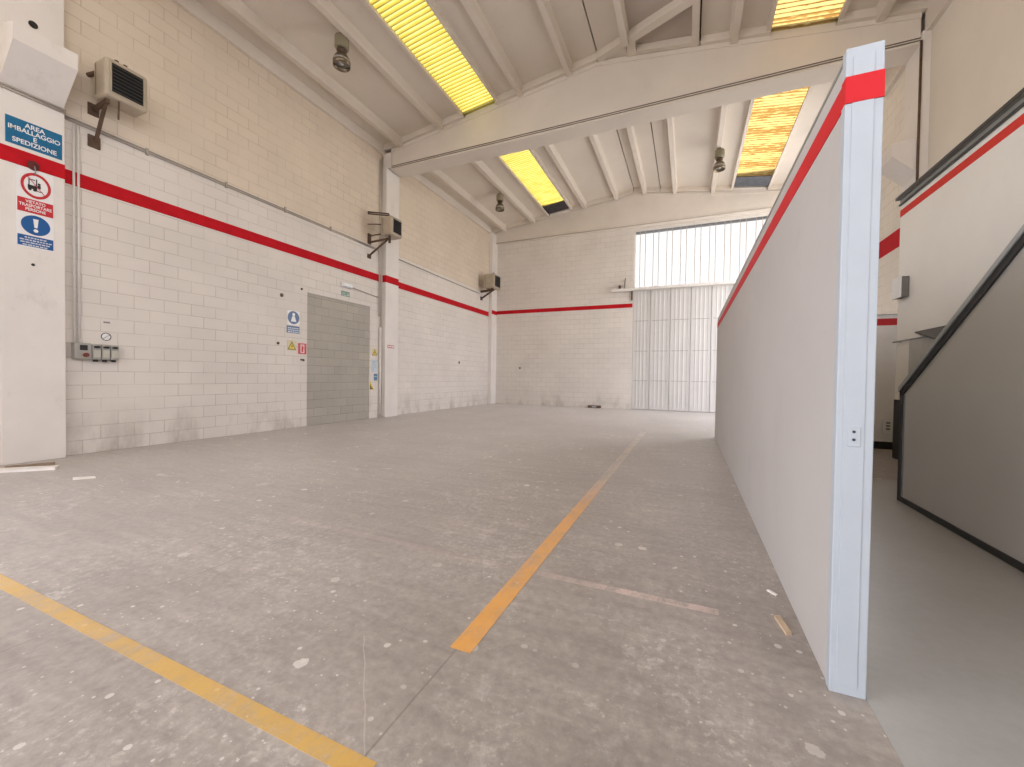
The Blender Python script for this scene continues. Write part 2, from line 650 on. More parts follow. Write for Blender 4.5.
# ------------------------------------------------------------------ walls
Y_D0, Y_D1, Z_D = 5.492, 7.135, 2.535
wl_ = MB()
CL = (-9.3, -0.3, -0.1, 5.7)    # openings added for light behind the viewer: tall one left, high strip right
CR = (-9.3, 1.3, 3.75, 5.75)


def wall_with_strip(mb, x0, x1, ya, yb, c):
    mb.box(x0, x1, ya, c[0], 0, WTOP)
    mb.box(x0, x1, c[1], yb, 0, WTOP)
    mb.box(x0, x1, c[0], c[1], 0, c[2])
    mb.box(x0, x1, c[0], c[1], c[3], WTOP)


wall_with_strip(wl_, XL - 0.3, XL, YR - 0.3, Y_D0, CL)
wl_.box(XL - 0.3, XL, Y_D0, Y_D1, Z_D, WTOP)
wl_.box(XL - 0.3, XL, Y_D1, YB + 0.3, 0, WTOP)
struct(wl_.build('wall_left', M_LEFT))
struct(MB().box(XL - 0.28, XL - 0.025, Y_D0, Y_D1, 0, Z_D).build('doorway_infill', M_INFILL), 'former doorway closed with bare grey concrete blocks')

X_D0, X_D1, Z_H, Z_W = -1.66, 2.30, 3.86, 5.72
wb = MB()
wb.box(XL - 0.3, X_D0, YB, YB + 0.3, 0, WTOP)
wb.box(X_D1, XR + 0.3, YB, YB + 0.3, 0, WTOP)
wb.box(X_D0, X_D1, YB, YB + 0.3, Z_W, WTOP)
struct(wb.build('wall_back', M_BACK))

CF = (9.4, 13.0, -0.1, 5.7)     # opening added to light the far bay, hidden behind the partition
wfr = MB()
wall_with_strip(wfr, XR, XR + 0.3, 7.7, YB + 0.3, CF)
struct(wfr.build('wall_right', M_RIGHT))
wu = MB()
wall_with_strip(wu, XR, XR + 0.3, YR - 0.3, 7.7, CR)
struct(wu.build('wall_right_upper', M_UPPER))
struct(MB().box(2.51, XR, YR, 6.92, 0, 3.30).build('wall_office', M_OFFICE), 'cream office wall along the right side of the hall')

# wall behind the viewer, with an unseen opening added to let daylight in
wr = MB()
wr.box(XL - 0.3, -0.6, YR - 0.3, YR, 0, WTOP)
wr.box(2.2, XR + 0.3, YR - 0.3, YR, 0, WTOP)
wr.box(-0.6, 2.2, YR - 0.3, YR, 4.0, WTOP)
struct(wr.build('wall_rear', M_BACK))

# pillars
def pillar(y0, y1, x0, x1, ztop):
    return struct(MB().box(x0, x1, y0, y1, 0, ztop, 0.008).build('pillar', M_PILLAR))


def corbel_pillar(y0, y1, side):
    m_ = MB()
    if side < 0:
        m_.box(XL, -6.52, y0, y1, 0, WTOP - 0.3, 0.006)
        m_.prism([(-6.53, 3.93), (-6.175, 4.27), (-6.17, 4.44), (-6.53, 4.52)], 'y', y0 + 0.002, y1 - 0.012)
    else:
        m_.box(2.9, XR, y0, y1, 0, 5.9, 0.006)
        m_.prism([(2.91, 3.93), (2.605, 4.22), (2.60, 4.40), (2.91, 4.44)], 'y', y0 + 0.002, y1 - 0.002)
    return struct(m_.build('pillar', M_PILLAR))


corbel_pillar(1.73, 2.21, -1)
corbel_pillar(7.50, 7.97, 1)
corbel_pillar(1.73, 2.20, 1)
mp = MB()
mp.box(XL, -6.50, 7.50, 7.95, 0, 5.80, 0.006)
mp.box(XL, -6.40, 7.52, 7.93, 5.80, 6.15, 0.006)
struct(mp.build('pillar', M_PILLAR))
pillar(13.05, YB, XL, -6.50, 6.15)
pillar(-4.02, -3.55, 2.9, XR, 5.9)

# ------------------------------------------------------------------ roof
ce, cof = MB(), MB()


def flange(x0, x1, y0, y1, dz=0.12, t=0.06):
    xs = [x0] + ([RIDGE] if x0 < RIDGE < x1 else []) + [x1]
    for a, b in zip(xs, xs[1:]):
        ce.prism([(a, zd(a) + dz), (b, zd(b) + dz), (b, zd(b) + dz + t), (a, zd(a) + dz + t)], 'y', y0, y1)


def rib(x, y0, y1, drop=0.05, w=0.10, wt=0.17):
    z = zd(x)
    ce.prism([(x - w / 2, z - drop), (x + w / 2, z - drop), (x + wt / 2, z + 0.17), (x - wt / 2, z + 0.17)], 'y', y0, y1)


def diaphragm(x0, x1, y0, y1, drop=0.0):
    xs = [x0] + ([RIDGE] if x0 < RIDGE < x1 else []) + [x1]
    for a, b in zip(xs, xs[1:]):
        ce.prism([(a, zd(a) - drop), (b, zd(b) - drop), (b, zd(b) + 0.17), (a, zd(a) + 0.17)], 'y', y0, y1)


SKX = ((-4.46, -3.72), (1.08, 1.93))
BAYS = ((YR, -4.02, 'rearmost'), (-3.58, 1.74, 'rear'), (2.18, 7.55, 'near'), (7.95, 13.30, 'far'))
GAP = 0.022
for y0, y1, kind in BAYS:
    if kind == 'far':
        cols = [(XL, -4.46), (-3.72, -1.70), (-1.70 + GAP, -0.91), (-0.91 + GAP, 1.08), (1.93, XR)]
        ribs = [-6.14, -5.05, -3.25, -2.22, -1.36, -0.48, 0.56, 2.50]
    else:
        cols = [(XL, -4.46), (-3.72, -1.66), (0.06 + GAP, 1.08), (1.93, XR)]
        ribs = [-6.14, -5.05, -3.18, -2.19, 0.58, 2.45]
    for a, b in cols:
        flange(a, b, y0 - 0.2, y1 + 0.2)
        diaphragm(a, b, y1 - 0.07, y1 + 0.005)
        diaphragm(a, b, y0 - 0.005, y0 + 0.07)
    for x in ribs:
        rib(x, y0 - 0.1, y1 + 0.02)
    # lips along the skylight openings
    for a, b in SKX:
        for e in (a - 0.03, b + 0.03):
            ce.prism([(e - 0.03, zd(e) + 0.02), (e + 0.03, zd(e) + 0.02), (e + 0.03, zd(e) + 0.20), (e - 0.03, zd(e) + 0.20)], 'y', y0 - 0.2, y1 + 0.2)
    # solid roof strips closing the openings at the beams
    if kind == 'far':
        for a, b in SKX:
            flange(a, b, 13.14, 13.5)
    if kind != 'far':
        # skew-cut panel beside the ridge
        flange(-1.66 + GAP, -1.10, y0 - 0.2, y1 + 0.2)
        cof.prism([(-1.10, zd(-1.10) + 0.13), (0.06, zd(0.06) + 0.13), (0.06, zd(0.06) + 0.17), (-1.10, zd(-1.10) + 0.17)], 'y', y0 - 0.2, y1 + 0.2)
        rib(-1.11, y0 - 0.1, y1 - 0.32)
        rib(0.0, y0 - 0.1, y1 + 0.02, 0.0, 0.10, 0.12)
        diaphragm(-1.12, 0.06, y1 - 0.09, y1 + 0.005, -0.015)
        ce.hull8([(-1.10, y1 - 0.3, zd(-1.1)), (-0.95, y1 - 0.4, zd(-0.95)), (-0.95, y1, zd(-0.95)), (-1.10, y1, zd(-1.1))],
                 [(-1.10, y1 - 0.3, zd(-1.1) + 0.16), (-0.95, y1 - 0.4, zd(-0.95) + 0.16), (-0.95, y1, zd(-0.95) + 0.16), (-1.10, y1, zd(-1.1) + 0.16)])
        ce.hull8([(-1.645, y1 + 0.01, zd(-1.645) + 0.03), (-1.115, y1 - 0.30, zd(-1.115) + 0.03), (-1.115, y1 + 0.01, zd(-1.115) + 0.03)],
                 [(-1.645, y1 + 0.01, zd(-1.645) + 0.16), (-1.115, y1 - 0.30, zd(-1.115) + 0.16), (-1.115, y1 + 0.01, zd(-1.115) + 0.16)])
        # diagonal rib from the ridge joint across the coffer
        p0, p1 = Vector((-1.63, y1 - 0.02, 0)), Vector((0.04, y1 - 0.97, 0))
        d = (p1 - p0).normalized()
        n = Vector((-d.y, d.x, 0)) * 0.065
        q = [p0 - n, p1 - n, p1 + n, p0 + n]
        ce.hull8([Vector((v.x, v.y, zd(v.x) - 0.0)) for v in q], [Vector((v.x, v.y, zd(v.x) + 0.16)) for v in q])
struct(ce.build('ceiling', M_CEIL))
struct(cof.build('ceiling_coffer', plaster('coffer_concrete', (0.50, 0.44, 0.385), 0.08, 1.2, 0.1)))

# roof sheets over the panels keep the sky out of the joints
co = MB()
for y0, y1 in ((YR - 0.3, 13.8),):
    for a, b in ((XL - 0.3, -4.46), (-3.72, RIDGE), (RIDGE, 1.08), (1.93, XR + 0.3)):
        co.prism([(a, zd(a) + 0.185), (b, zd(b) + 0.185), (b, zd(b) + 0.225), (a, zd(a) + 0.225)], 'y', y0, y1)
for a, b in SKX:
    for y0, y1, h in ((-4.02, -3.56, 0.10), (1.74, 2.20, 0.10), (7.56, 7.97, 0.10), (12.9, 13.8, 0.185)):
        co.prism([(a, zd(a) + h), (b, zd(b) + h), (b, zd(b) + h + 0.02), (a, zd(a) + h + 0.02)], 'y', y0, y1)
struct(co.build('roof', M_MOSS))


# beams across the hall
def roof_beam(y0, y1, zb, xa, xb, name='ceiling_beam'):
    m_ = MB()
    pts = [(xa, zb + 0.06), (xa + 0.0, zb), (xb, zb), (xb, zd(xb) + 0.1), (RIDGE, zd(RIDGE) + 0.1), (xa, zd(xa) + 0.1)]
    m_.prism(pts, 'y', y0 + 0.015, y1)
    m_.prism([(xa, zb - 0.001), (xb, zb - 0.001), (xb, zb + 0.07), (xa, zb + 0.07)], 'y', y0, y1 + 0.015)
    # raised upper flange under the panels
    up_ = [(xa, zd(xa) - 0.07), (RIDGE, zd(RIDGE) - 0.07), (xb, zd(xb) - 0.07), (xb, zd(xb) + 0.001), (RIDGE, zd(RIDGE) + 0.001), (xa, zd(xa) + 0.001)]
    m_.prism(up_, 'y', y0, y1 + 0.015)
    return struct(m_.build(name, M_BEAM))


roof_beam(7.55, 7.95, 5.76, -6.42, 2.905)
roof_beam(1.76, 2.16, 5.76, -6.42, 2.905)
roof_beam(-4.0, -3.6, 5.76, -6.42, 2.905)
roof_beam(13.33, 13.47, 5.80, XL + 0.002, XR - 0.002)
roof_beam(YR - 0.05, YR + 0.1, 5.83, XL + 0.002, XR - 0.002)

# eaves ledges along the side walls
def eaves(xa, xb, y0, y1, z0):
    lo = zd((xa + xb) / 2)
    struct(MB().box(xa, xb, y0, y1, z0, lo + 0.16).build('trim_eaves', M_BEAM))


for y0, y1 in ((YR, 7.52), (7.94, 13.05)):
    eaves(XL, XL + 0.05, y0, y1, 6.12)
eaves(XR - 0.06, XR, YR, 7.55, 5.88)
eaves(XR - 0.06, XR, 7.95, 13.33, 5.88)

# ------------------------------------------------------------------ skylights
wi = 2
for y0, y1, kind in BAYS:
    ya, yb = (y0 + 0.03, y1 + 0.10) if kind != 'far' else (y0 + 0.03, 12.58)
    for (a, b), mat in zip(SKX, (M_SKYL, M_SKYR)):
        m_ = MB()
        bm = m_.bm
        n = int((yb - ya) / 0.0105)
        prev = None
        for i in range(n + 1):
            y = ya + (yb - ya) * i / n
            dz = 0.010 * math.sin(2 * math.pi * y / 0.084)
            v = (bm.verts.new((a - 0.01, y, zd(a) + 0.06 + dz)), bm.verts.new((b + 0.01, y, zd(b) + 0.06 + dz)))
            if prev:
                f = bm.faces.new((prev[0], v[0], v[1], prev[1]))
                f.smooth = True
            prev = v
        o = struct(m_.build('window_%d' % wi, mat), ('yellow' if mat is M_SKYL else 'amber') + ' corrugated skylight in the ' + kind + ' roof bay')
        wi += 1
        if kind == 'far':
            c_ = MB()
            c_.prism([(a - 0.005, zd(a) + 0.045), (b + 0.005, zd(b) + 0.045), (b + 0.005, zd(b) + 0.085), (a - 0.005, zd(a) + 0.085)], 'y', 12.56, 13.16)
            c_.build('end_cap', M_MOSS if mat is M_SKYL else plain('slate_roof_cap', (0.13, 0.14, 0.16), 0.8, 0, 0.2), o)

# ------------------------------------------------------------------ painted red bands (part of the decoration of the walls)
Z0, Z1 = 3.160, 3.322
tn = [0]


def trim(x0, x1, y0, y1, z0=Z0, z1=Z1):
    tn[0] += 1
    return struct(MB().box(x0, x1, y0, y1, z0, z1).build('trim_%d' % tn[0], M_RED), 'red painted band on the wall')


T = 0.003
trim(XL, XL + T, -0.25, 1.73)
trim(-6.52, -6.52 + T, 1.73, 2.21)
trim(XL, XL + T, 2.21, 7.50)
trim(-6.50, -6.50 + T, 7.50, 7.95)
trim(-6.60, -6.50 + T, 7.50 - T, 7.50)
trim(XL, XL + T, 7.95, 13.05, 3.15, 3.31)
trim(-6.50, X_D0 - 0.02, YB - T, YB, 3.27, 3.40)
trim(-6.50, -6.50 + T, 13.05, YB, 3.24, 3.38)
trim(XR - T, XR, 7.97, 9.4, 3.13, 3.42)
trim(XR - T, XR, 13.0, YB, 3.13, 3.42)
M_SAVE, M_RED = M_RED, plain('red_office_paint', (0.72, 0.065, 0.05), 0.8, 0, 0.08, 6, 0.12)
trim(2.51 - T, 2.51, YR, 6.92, 3.155, 3.245)
M_RED = M_SAVE

# ------------------------------------------------------------------ back door and the light strip above it
door = bpy.data.objects.new('door_1', None)
door.location = ((X_D0 + X_D1) / 2, YB, 0)
COL.objects.link(door)
struct(door, 'tall folding metal door of ribbed grey sheets in the back wall')
xs = [-1.66, -1.135, -0.545, 0.04, 0.60, 1.17, 1.74, 2.30]
for a, b in zip(xs, xs[1:]):
    lf = MB()
    bm = lf.bm
    yb_ = YB + 0.03
    zs = (0.03, 3.82)
    w_in = b - a - 0.10
    n = max(4, int(w_in / 0.10))
    xa = a + 0.05
    prof = []
    for i in range(n):
        x = xa + w_in * i / n
        p = w_in / n
        prof += [(x, yb_), (x + p * 0.58, yb_), (x + p * 0.70, yb_ - 0.006), (x + p * 0.88, yb_ - 0.006)]
    prof.append((xa + w_in, yb_))
    lo = [bm.verts.new((x, y, zs[0])) for x, y in prof]
    hi = [bm.verts.new((x, y, zs[1])) for x, y in prof]
    for i in range(len(prof) - 1):
        bm.faces.new((lo[i], lo[i + 1], hi[i + 1], hi[i]))
    for x0_, x1_ in ((a + 0.009, a + 0.05), (b - 0.05, b - 0.009)):
        lf.box(x0_, x1_, YB + 0.021, YB + 0.05, 0.02, 3.83)
    for z in (0.02, 3.78):
        lf.box(a + 0.05, b - 0.05, YB + 0.022, YB + 0.05, z, z + 0.05)
    lfo = part(lf, 'leaf', M_DOOR, door)
    sm = MB()
    for z in (0.93, 1.87, 2.83):
        sm.box(a + 0.05, b - 0.05, YB + 0.018, YB + 0.032, z - 0.009, z + 0.009)
    so = part(sm, 'seam', M_SEAM, lfo)
bk = MB()
bk.box(X_D0, X_D1, YB + 0.05, YB + 0.08, 0, 3.86)
part(bk, 'backing_sheet', M_SEAM, door)
hr = MB()
hr.box(-2.32, X_D1 + 0.25, YB - 0.14, YB - 0.02, 3.79, 3.87, 0.006)
hr.box(-2.32, -1.62, YB - 0.145, YB - 0.135, 3.775, 3.80)
for x in (-2.2, -1.0, 0.3, 1.5):
    hr.box(x - 0.02, x + 0.02, YB - 0.1, YB, 3.82, 3.91)
part(hr, 'header_rail', M_WPIPE, door)
part(MB().box(-2.12, -2.05, YB - 0.1, YB, 3.87, 3.99, 0.01), 'rail_stop', M_RUST, door)
part(MB().tube([(-1.93, YB - 0.05, 3.87), (-1.93, YB - 0.05, 4.08), (-1.91, YB - 0.01, 4.22)], 0.012, 8), 'hanger_rod', M_RUST, door)
part(MB().box(-1.72, -1.68, YB - 0.05, YB, 3.5, 3.79), 'jamb_plate', M_RUST, door)

win = bpy.data.objects.new('window_1', None)
win.location = ((X_D0 + X_D1) / 2, YB, Z_H)
COL.objects.link(win)
struct(win, 'bright white translucent strip above the back door')
fr = MB()
fr.box(X_D0, X_D1, YB + 0.06, YB + 0.14, Z_H - 0.02, Z_H + 0.03)
fr.box(X_D0, X_D1, YB + 0.06, YB + 0.14, Z_W - 0.03, Z_W)
fr.box(X_D0, X_D0 + 0.03, YB + 0.06, YB + 0.14, Z_H, Z_W)
fr.box(X_D1 - 0.03, X_D1, YB + 0.06, YB + 0.14, Z_H, Z_W)
part(fr, 'window_frame', M_WPIPE, win)
pn = MB()
pn.box(X_D0 + 0.03, X_D1 - 0.03, YB + 0.10, YB + 0.104, Z_H + 0.03, Z_W - 0.03)
part(pn, 'pane', M_PANE, win)
gb = MB()
x = X_D0 + 0.17
i = 0
while x < X_D1 - 0.05:
    gb.box(x - 0.009, x + 0.009, YB + 0.088, YB + 0.10, Z_H + 0.03, Z_W - 0.03)
    x += (0.16, 0.24)[i % 2]
    i += 1
part(gb, 'glazing_bars', M_PIPE, win)

# ------------------------------------------------------------------ white partition
PX0, PX1, PY0, PY1 = 0.438, 0.530, 1.597, 7.72
pt_ = thing('partition_wall', (0.484, 4.6, 0), 'long white partition panel with red band along its top, running away from the viewer', 'partition')
pm = MB()
pm.box(PX0 + 0.004, PX1 - 0.004, PY0 + 0.012, PY1, 0.0, 2.020)
part(pm, 'panel', M_PANEL, pt_)
cp = MB()
cp.box(PX0 + 0.001, PX1 - 0.001, PY0 + 0.03, PY1, 2.020, 2.032)
part(cp, 'top_cap', M_STEEL, pt_)
rb = MB()
rb.box(PX0 + 0.0015, PX0 + 0.004, PY0 + 0.03, PY1, 1.872, 1.955)
part(rb, 'red_band', M_REDBAND, pt_)
ps = MB()
ps.box(PX0 - 0.002, PX1 + 0.002, PY0, PY0 + 0.035, 0.0, 2.045, 0.003)
po = part(ps, 'end_post', M_POST, pt_)
cs = MB()
cs.box(PX0 + 0.016, PX1 - 0.022, PY0 - 0.0025, PY0 + 0.001, 0.03, 2.015, 0.001)
part(cs, 'cover_strip', M_POST, po)
rb = MB()
rb.box(PX0 - 0.0025, PX1 + 0.0025, PY0 - 0.004, PY0 + 0.0355, 1.872, 1.955, 0.0005)
part(rb, 'red_band', M_REDBAND, po)
sk = MB()
sk.box(0.466, 0.498, PY0 - 0.0045, PY0 - 0.002, 0.795, 0.857, 0.001)
sko = part(sk, 'screw_plate', M_POST, po)
sc = MB()
for z in (0.842, 0.817):
    disc(sc, 'y', (0.481, PY0 - 0.0045, z), 0.0045, 0.0015, 12)
part(sc, 'screw', M_DARKMETAL, sko, 'dark screw heads')
ed = MB()
ed.box(PX0 - 0.002, PX1 + 0.002, PY1 - 0.03, PY1 + 0.004, 0.0, 2.035, 0.002)
part(ed, 'end_trim', M_STEEL, pt_)

rp = thing('partition_wall', (1.7, 7.78, 0), 'short white partition with red top band and dark skirting, standing behind the corner of the cream office wall', 'partition')
m_ = MB()
m_.box(PX1 + 0.01, 2.83, 7.735, 7.82, 0.0, 1.99)
part(m_, 'panel', plain('white_partition_sheet', (0.80, 0.80, 0.80), 0.5, 0, 0.03), rp)
m_ = MB()
m_.box(PX1 + 0.01, 2.832, 7.730, 7.736, 1.84, 1.94)
part(m_, 'red_band', M_SRED, rp)
m_ = MB()
m_.box(PX1 + 0.01, 2.835, 7.720, 7.736, 0.0, 0.11)
part(m_, 'skirting', M_BLACK, rp)
m_ = MB()
m_.box(PX1 + 0.01, 2.835, 7.728, 7.826, 1.99, 2.005)
part(m_, 'top_cap', M_POST, rp)

so = thing('socket_box', (2.73, 7.735, 0.33), 'small white socket box low on the short partition near the office wall', 'socket')
m_ = MB()
m_.box(2.66, 2.76, 7.685, 7.735, 0.24, 0.44, 0.01)
part(m_, 'housing', M_WHITE, so)
m_ = MB()
for z in (0.29, 0.335, 0.38):
    m_.box(2.695, 2.745, 7.680, 7.687, z, z + 0.03, 0.003)
part(m_, 'socket_face', M_MIDGREY, so)

# ------------------------------------------------------------------ office wall fittings (right)
hr_ = thing('rail_channel', (2.47, 2.0, 3.34), 'grey metal channel running along top edge of cream office wall', 'rail')
m_ = MB()
m_.box(2.455, 2.52, YR, 6.91, 3.375, 3.40)
m_.box(2.50, 2.52, YR, 6.91, 3.30, 3.40)
part(m_, 'channel', plain('matt_grey_channel', (0.33, 0.33, 0.31), 0.7), hr_)
m_ = MB()
m_.box(2.45, 2.456, YR, 6.91, 3.37, 3.405)
m_.box(2.486, 2.50, YR, 6.91, 3.298, 3.32)
part(m_, 'dark_edge', M_DARKMETAL, hr_)

wbx = thing('wall_box', (2.46, 6.75, 2.2), 'grey wall box with pale front at the far corner of the cream office wall', 'box')
m_ = MB()
m_.box(2.435, 2.51, 6.62, 6.84, 2.075, 2.33, 0.008)
part(m_, 'housing', M_DARKDOOR, wbx)
m_ = MB()
m_.box(2.42, 2.436, 6.625, 6.845, 2.07, 2.335, 0.004)
part(m_, 'cover', M_WHITE, wbx)

dsk = thing('wall_cabinet', (2.44, 5.7, 1.2), 'low grey cabinet with sloping dark lid fixed to office wall behind the stair rail', 'cabinet')
m_ = MB()
m_.box(2.46, 2.51, 4.9, 6.46, 1.0, 1.52, 0.004)
part(m_, 'body', plain('cabinet_grey', (0.5, 0.5, 0.48), 0.5), dsk)
m_ = MB()
m_.hull8([(2.512, 6.47, 1.60), (2.30, 5.47, 1.43), (2.18, 4.9, 1.36), (2.512, 4.9, 1.60)], [(2.512, 6.47, 1.615), (2.30, 5.47, 1.445), (2.18, 4.9, 1.375), (2.512, 4.9, 1.615)])
part(m_, 'lid', M_BLACK, dsk)

pr = thing('pipe', (2.47, 6.0, 1.5), 'thin grey rail pipe level along lower office wall beside dark lid', 'pipe')
m_ = MB()
m_.tube([(2.46, 5.0, 1.52), (2.46, 6.88, 1.52)], 0.010, 10)
part(m_, 'tube', M_MIDGREY, pr)
for y in (5.5, 6.8):
    part(MB().tube([(2.46, y, 1.52), (2.515, y, 1.52)], 0.008, 8), 'bracket', M_MIDGREY, pr)

bb = MB().box(2.500, 2.512, YR, 6.922, 0.0, 0.77).build('baseboard_right', M_BLACK)
struct(bb, 'dark dado along the foot of the office wall')

# ------------------------------------------------------------------ stair
st = thing('staircase', (2.05, 3.0, 0), 'staircase with solid grey side sheet and dark sloping frame on the right', 'staircase')
SX = 1.655


def rail_z(y):
    return 0.955 + 0.665 * (4.44 - y)


m_ = MB()
m_.prism([(4.42, 0.03), (4.42, rail_z(4.42) - 0.03), (1.35, rail_z(1.35) - 0.03), (1.35, 0.03)], 'x', SX, SX + 0.02)
part(m_, 'side_panel', M_STAIRPANEL, st)
m_ = MB()
m_.box(SX - 0.014, SX + 0.035, 4.40, 4.44, 0.0, rail_z(4.44), 0.004)
m_.box(SX - 0.012, SX + 0.03, 1.35, 4.42, 0.003, 0.045, 0.003)
m_.prism([(4.44, rail_z(4.44) - 0.085), (4.44, rail_z(4.44) - 0.03), (1.35, rail_z(1.35) - 0.03), (1.35, rail_z(1.35) - 0.085)], 'x', SX - 0.014, SX + 0.035)
part(m_, 'frame', M_DARKMETAL, st)
m_ = MB()
m_.prism([(4.45, rail_z(4.45) - 0.03), (4.45, rail_z(4.45) + 0.006), (1.35, rail_z(1.35) + 0.006), (1.35, rail_z(1.35) - 0.03)], 'x', SX - 0.022, SX + 0.045)
part(m_, 'handrail', plain('pale_grey_rail', (0.50, 0.53, 0.55), 0.4, 0.2), st)
m_ = MB()
m_.box(SX - 0.004, SX + 0.0, 4.372, 4.40, 0.05, rail_z(4.4) - 0.09)
part(m_, 'edge_strip', M_STEEL, st)
for i in range(11):
    y1_ = 4.15 - 0.255 * i
    z_ = 0.17 * (i + 1)
    m_ = MB()
    m_.box(SX + 0.02, 2.50, y1_ - 0.28, y1_, z_ - 0.035, z_, 0.004)
    part(m_, 'tread', M_MIDGREY, st)
m_ = MB()
for xx in (SX + 0.045, 2.47):
    m_.prism([(4.2, 0.003), (4.0, 0.003), (1.35, 1.80), (1.35, 2.0), (4.2, 0.16)], 'x', xx, xx + 0.02)
part(m_, 'stringer', M_DARKMETAL, st)


# ------------------------------------------------------------------ heaters
def heater(y0, y1, x0, x1, z0, z1, label, style):
    r = thing('unit_heater', (XL, (y0 + y1) / 2, z0 - 0.4), label, 'heater', 'air heaters on the left wall')
    cs_ = MB()
    cs_.box(x0, x1, y0, y1, z0, z1, 0.035, seg=3)
    ca = part(cs_, 'casing', M_CASING, r)
    sm_ = MB()
    sm_.box(x0 + 0.06, x0 + 0.07, y0 - 0.002, y1 + 0.002, z0 + 0.04, z1 - 0.04)
    part(sm_, 'casing_seam', M_RUST, ca)
    gy0, gy1, gz0, gz1 = y0 + 0.055, y1 - 0.055, z0 + 0.055, z1 - 0.055
    g = MB()
    g.box(x1 - 0.006, x1 + 0.003, gy0, gy1, gz0, gz1, 0.002)
    gr = part(g, 'grille', M_BLACK, r, 'black louvred grille')
    n = 8
    sl = MB()
    for i in range(n):
        z = gz0 + (gz1 - gz0) * (i + 0.5) / n
        sl.hull8([(x1 + 0.002, gy0 + 0.008, z - 0.004), (x1 + 0.002, gy1 - 0.008, z - 0.004), (x1 + 0.002, gy1 - 0.008, z + 0.010), (x1 + 0.002, gy0 + 0.008, z + 0.010)],
                 [(x1 + 0.022, gy0 + 0.008, z - 0.018), (x1 + 0.022, gy1 - 0.008, z - 0.018), (x1 + 0.022, gy1 - 0.008, z - 0.012), (x1 + 0.022, gy0 + 0.008, z - 0.012)])
    part(sl, 'louvre_slats', M_DARKMETAL, gr)
    rim = MB()
    for a in ((gy0 - 0.012, gy0, gz0 - 0.012, gz1 + 0.012), (gy1, gy1 + 0.012, gz0 - 0.012, gz1 + 0.012), (gy0, gy1, gz0 - 0.012, gz0), (gy0, gy1, gz1, gz1 + 0.012)):
        rim.box(x1 - 0.004, x1 + 0.010, *a)
    part(rim, 'grille_rim', M_CASING, r)
    fan = MB()
    ym = (y0 + y1) / 2
    zm = (z0 + z1) / 2
    fan.tube([(x0 + 0.01, ym, zm), (x0 - 0.06, ym, zm)], 0.14, 20)
    part(fan, 'fan_housing', M_GREYBOX, r)
    yy = y0 + 0.06

    def bar(name, a, b, w, h):
        part(MB().bar(a, b, w, h), name, M_RUST, r)

    def plate(*a):
        part(MB().box(*a), 'wall_plate', M_RUST, r)

    def tube(name, pts, rad, n=8):
        part(MB().tube(pts, rad, n), name, M_RUST, r)

    if style == 'close':
        bar('bracket_arm', (XL, yy, z0 - 0.05), (x1 - 0.10, yy, z0 - 0.03), 0.035, 0.045)
        bar('bracket_brace', (XL + 0.006, yy + 0.02, z0 - 0.42), (x1 - 0.14, yy, z0 - 0.03), 0.03, 0.035)
        plate(XL, XL + 0.02, yy - 0.05, yy + 0.06, z0 - 0.50, z0 - 0.36)
        plate(XL, XL + 0.015, yy - 0.05, yy + 0.05, z0 - 0.12, z0 + 0.02)
        bar('mounting_post', (x1 - 0.12, yy, z0 - 0.04), (x1 - 0.12, yy, z0 + 0.02), 0.04, 0.04)
        tube('drain_rod', [(x1 - 0.05, yy + 0.08, z0 + 0.02), (x1 - 0.06, yy + 0.08, z0 - 0.21)], 0.010)
        tube('pipe_stub', [(XL, y0 + 0.02, z1 - 0.1), (x0 + 0.03, y0 + 0.05, z1 - 0.1)], 0.025, 10)
    elif style == 'corner':
        bar('bracket_arm', (XL, yy + 0.16, z0 - 0.07), (x1 - 0.12, yy + 0.10, z0 - 0.05), 0.05, 0.07)
        bar('bracket_brace', (XL + 0.006, yy + 0.20, z0 - 0.30), (x1 - 0.10, yy + 0.16, z0 - 0.03), 0.045, 0.045)
        plate(XL, XL + 0.02, yy + 0.12, yy + 0.26, z0 - 0.36, z0 - 0.24)
        bar('mounting_post', (x1 - 0.14, yy + 0.10, z0 - 0.08), (x1 - 0.14, yy + 0.10, z0 + 0.02), 0.06, 0.06)
    else:
        bar('bracket_arm', (XL, yy - 0.06, z0 - 0.12), (x1 - 0.14, yy + 0.03, z0 - 0.06), 0.035, 0.035)
        bar('bracket_brace', (XL, yy - 0.06, z0 - 0.42), (x1 - 0.12, yy + 0.03, z0 - 0.05), 0.03, 0.03)
        bar('bracket_arm', (XL, yy - 0.06, z0 + 0.03), (x0 + 0.03, yy, z0 + 0.05), 0.025, 0.025)
        bar('mounting_post', (x1 - 0.12, yy + 0.03, z0 - 0.16), (x1 - 0.12, yy + 0.03, z0 + 0.01), 0.04, 0.04)
        plate(XL, XL + 0.02, yy - 0.10, yy, z0 - 0.47, z0 - 0.38)
        plate(XL, XL + 0.02, yy - 0.10, yy, z0 - 0.15, z0 + 0.08)
        for dz in (0.045, 0.085):
            tube('pipe_stub', [(XL, yy - 0.09, z1 + dz + 0.06), (x1 - 0.16, y0 + 0.10, z1 + dz - 0.005), (x1 - 0.12, y0 + 0.10, z1 - 0.02)], 0.016)
        tube('pipe_stub', [(XL, yy - 0.10, z0 + 0.28), (x0 + 0.01, y0 + 0.03, z0 + 0.25)], 0.012)
    if style != 'far':
        for q in (0.06, 0.14):
            tube('pipe_union', [(x1 - 0.10, y0 + q + 0.08, z1 - 0.015), (x1 - 0.10, y0 + q + 0.08, z1 + 0.05)], 0.022)
    return r


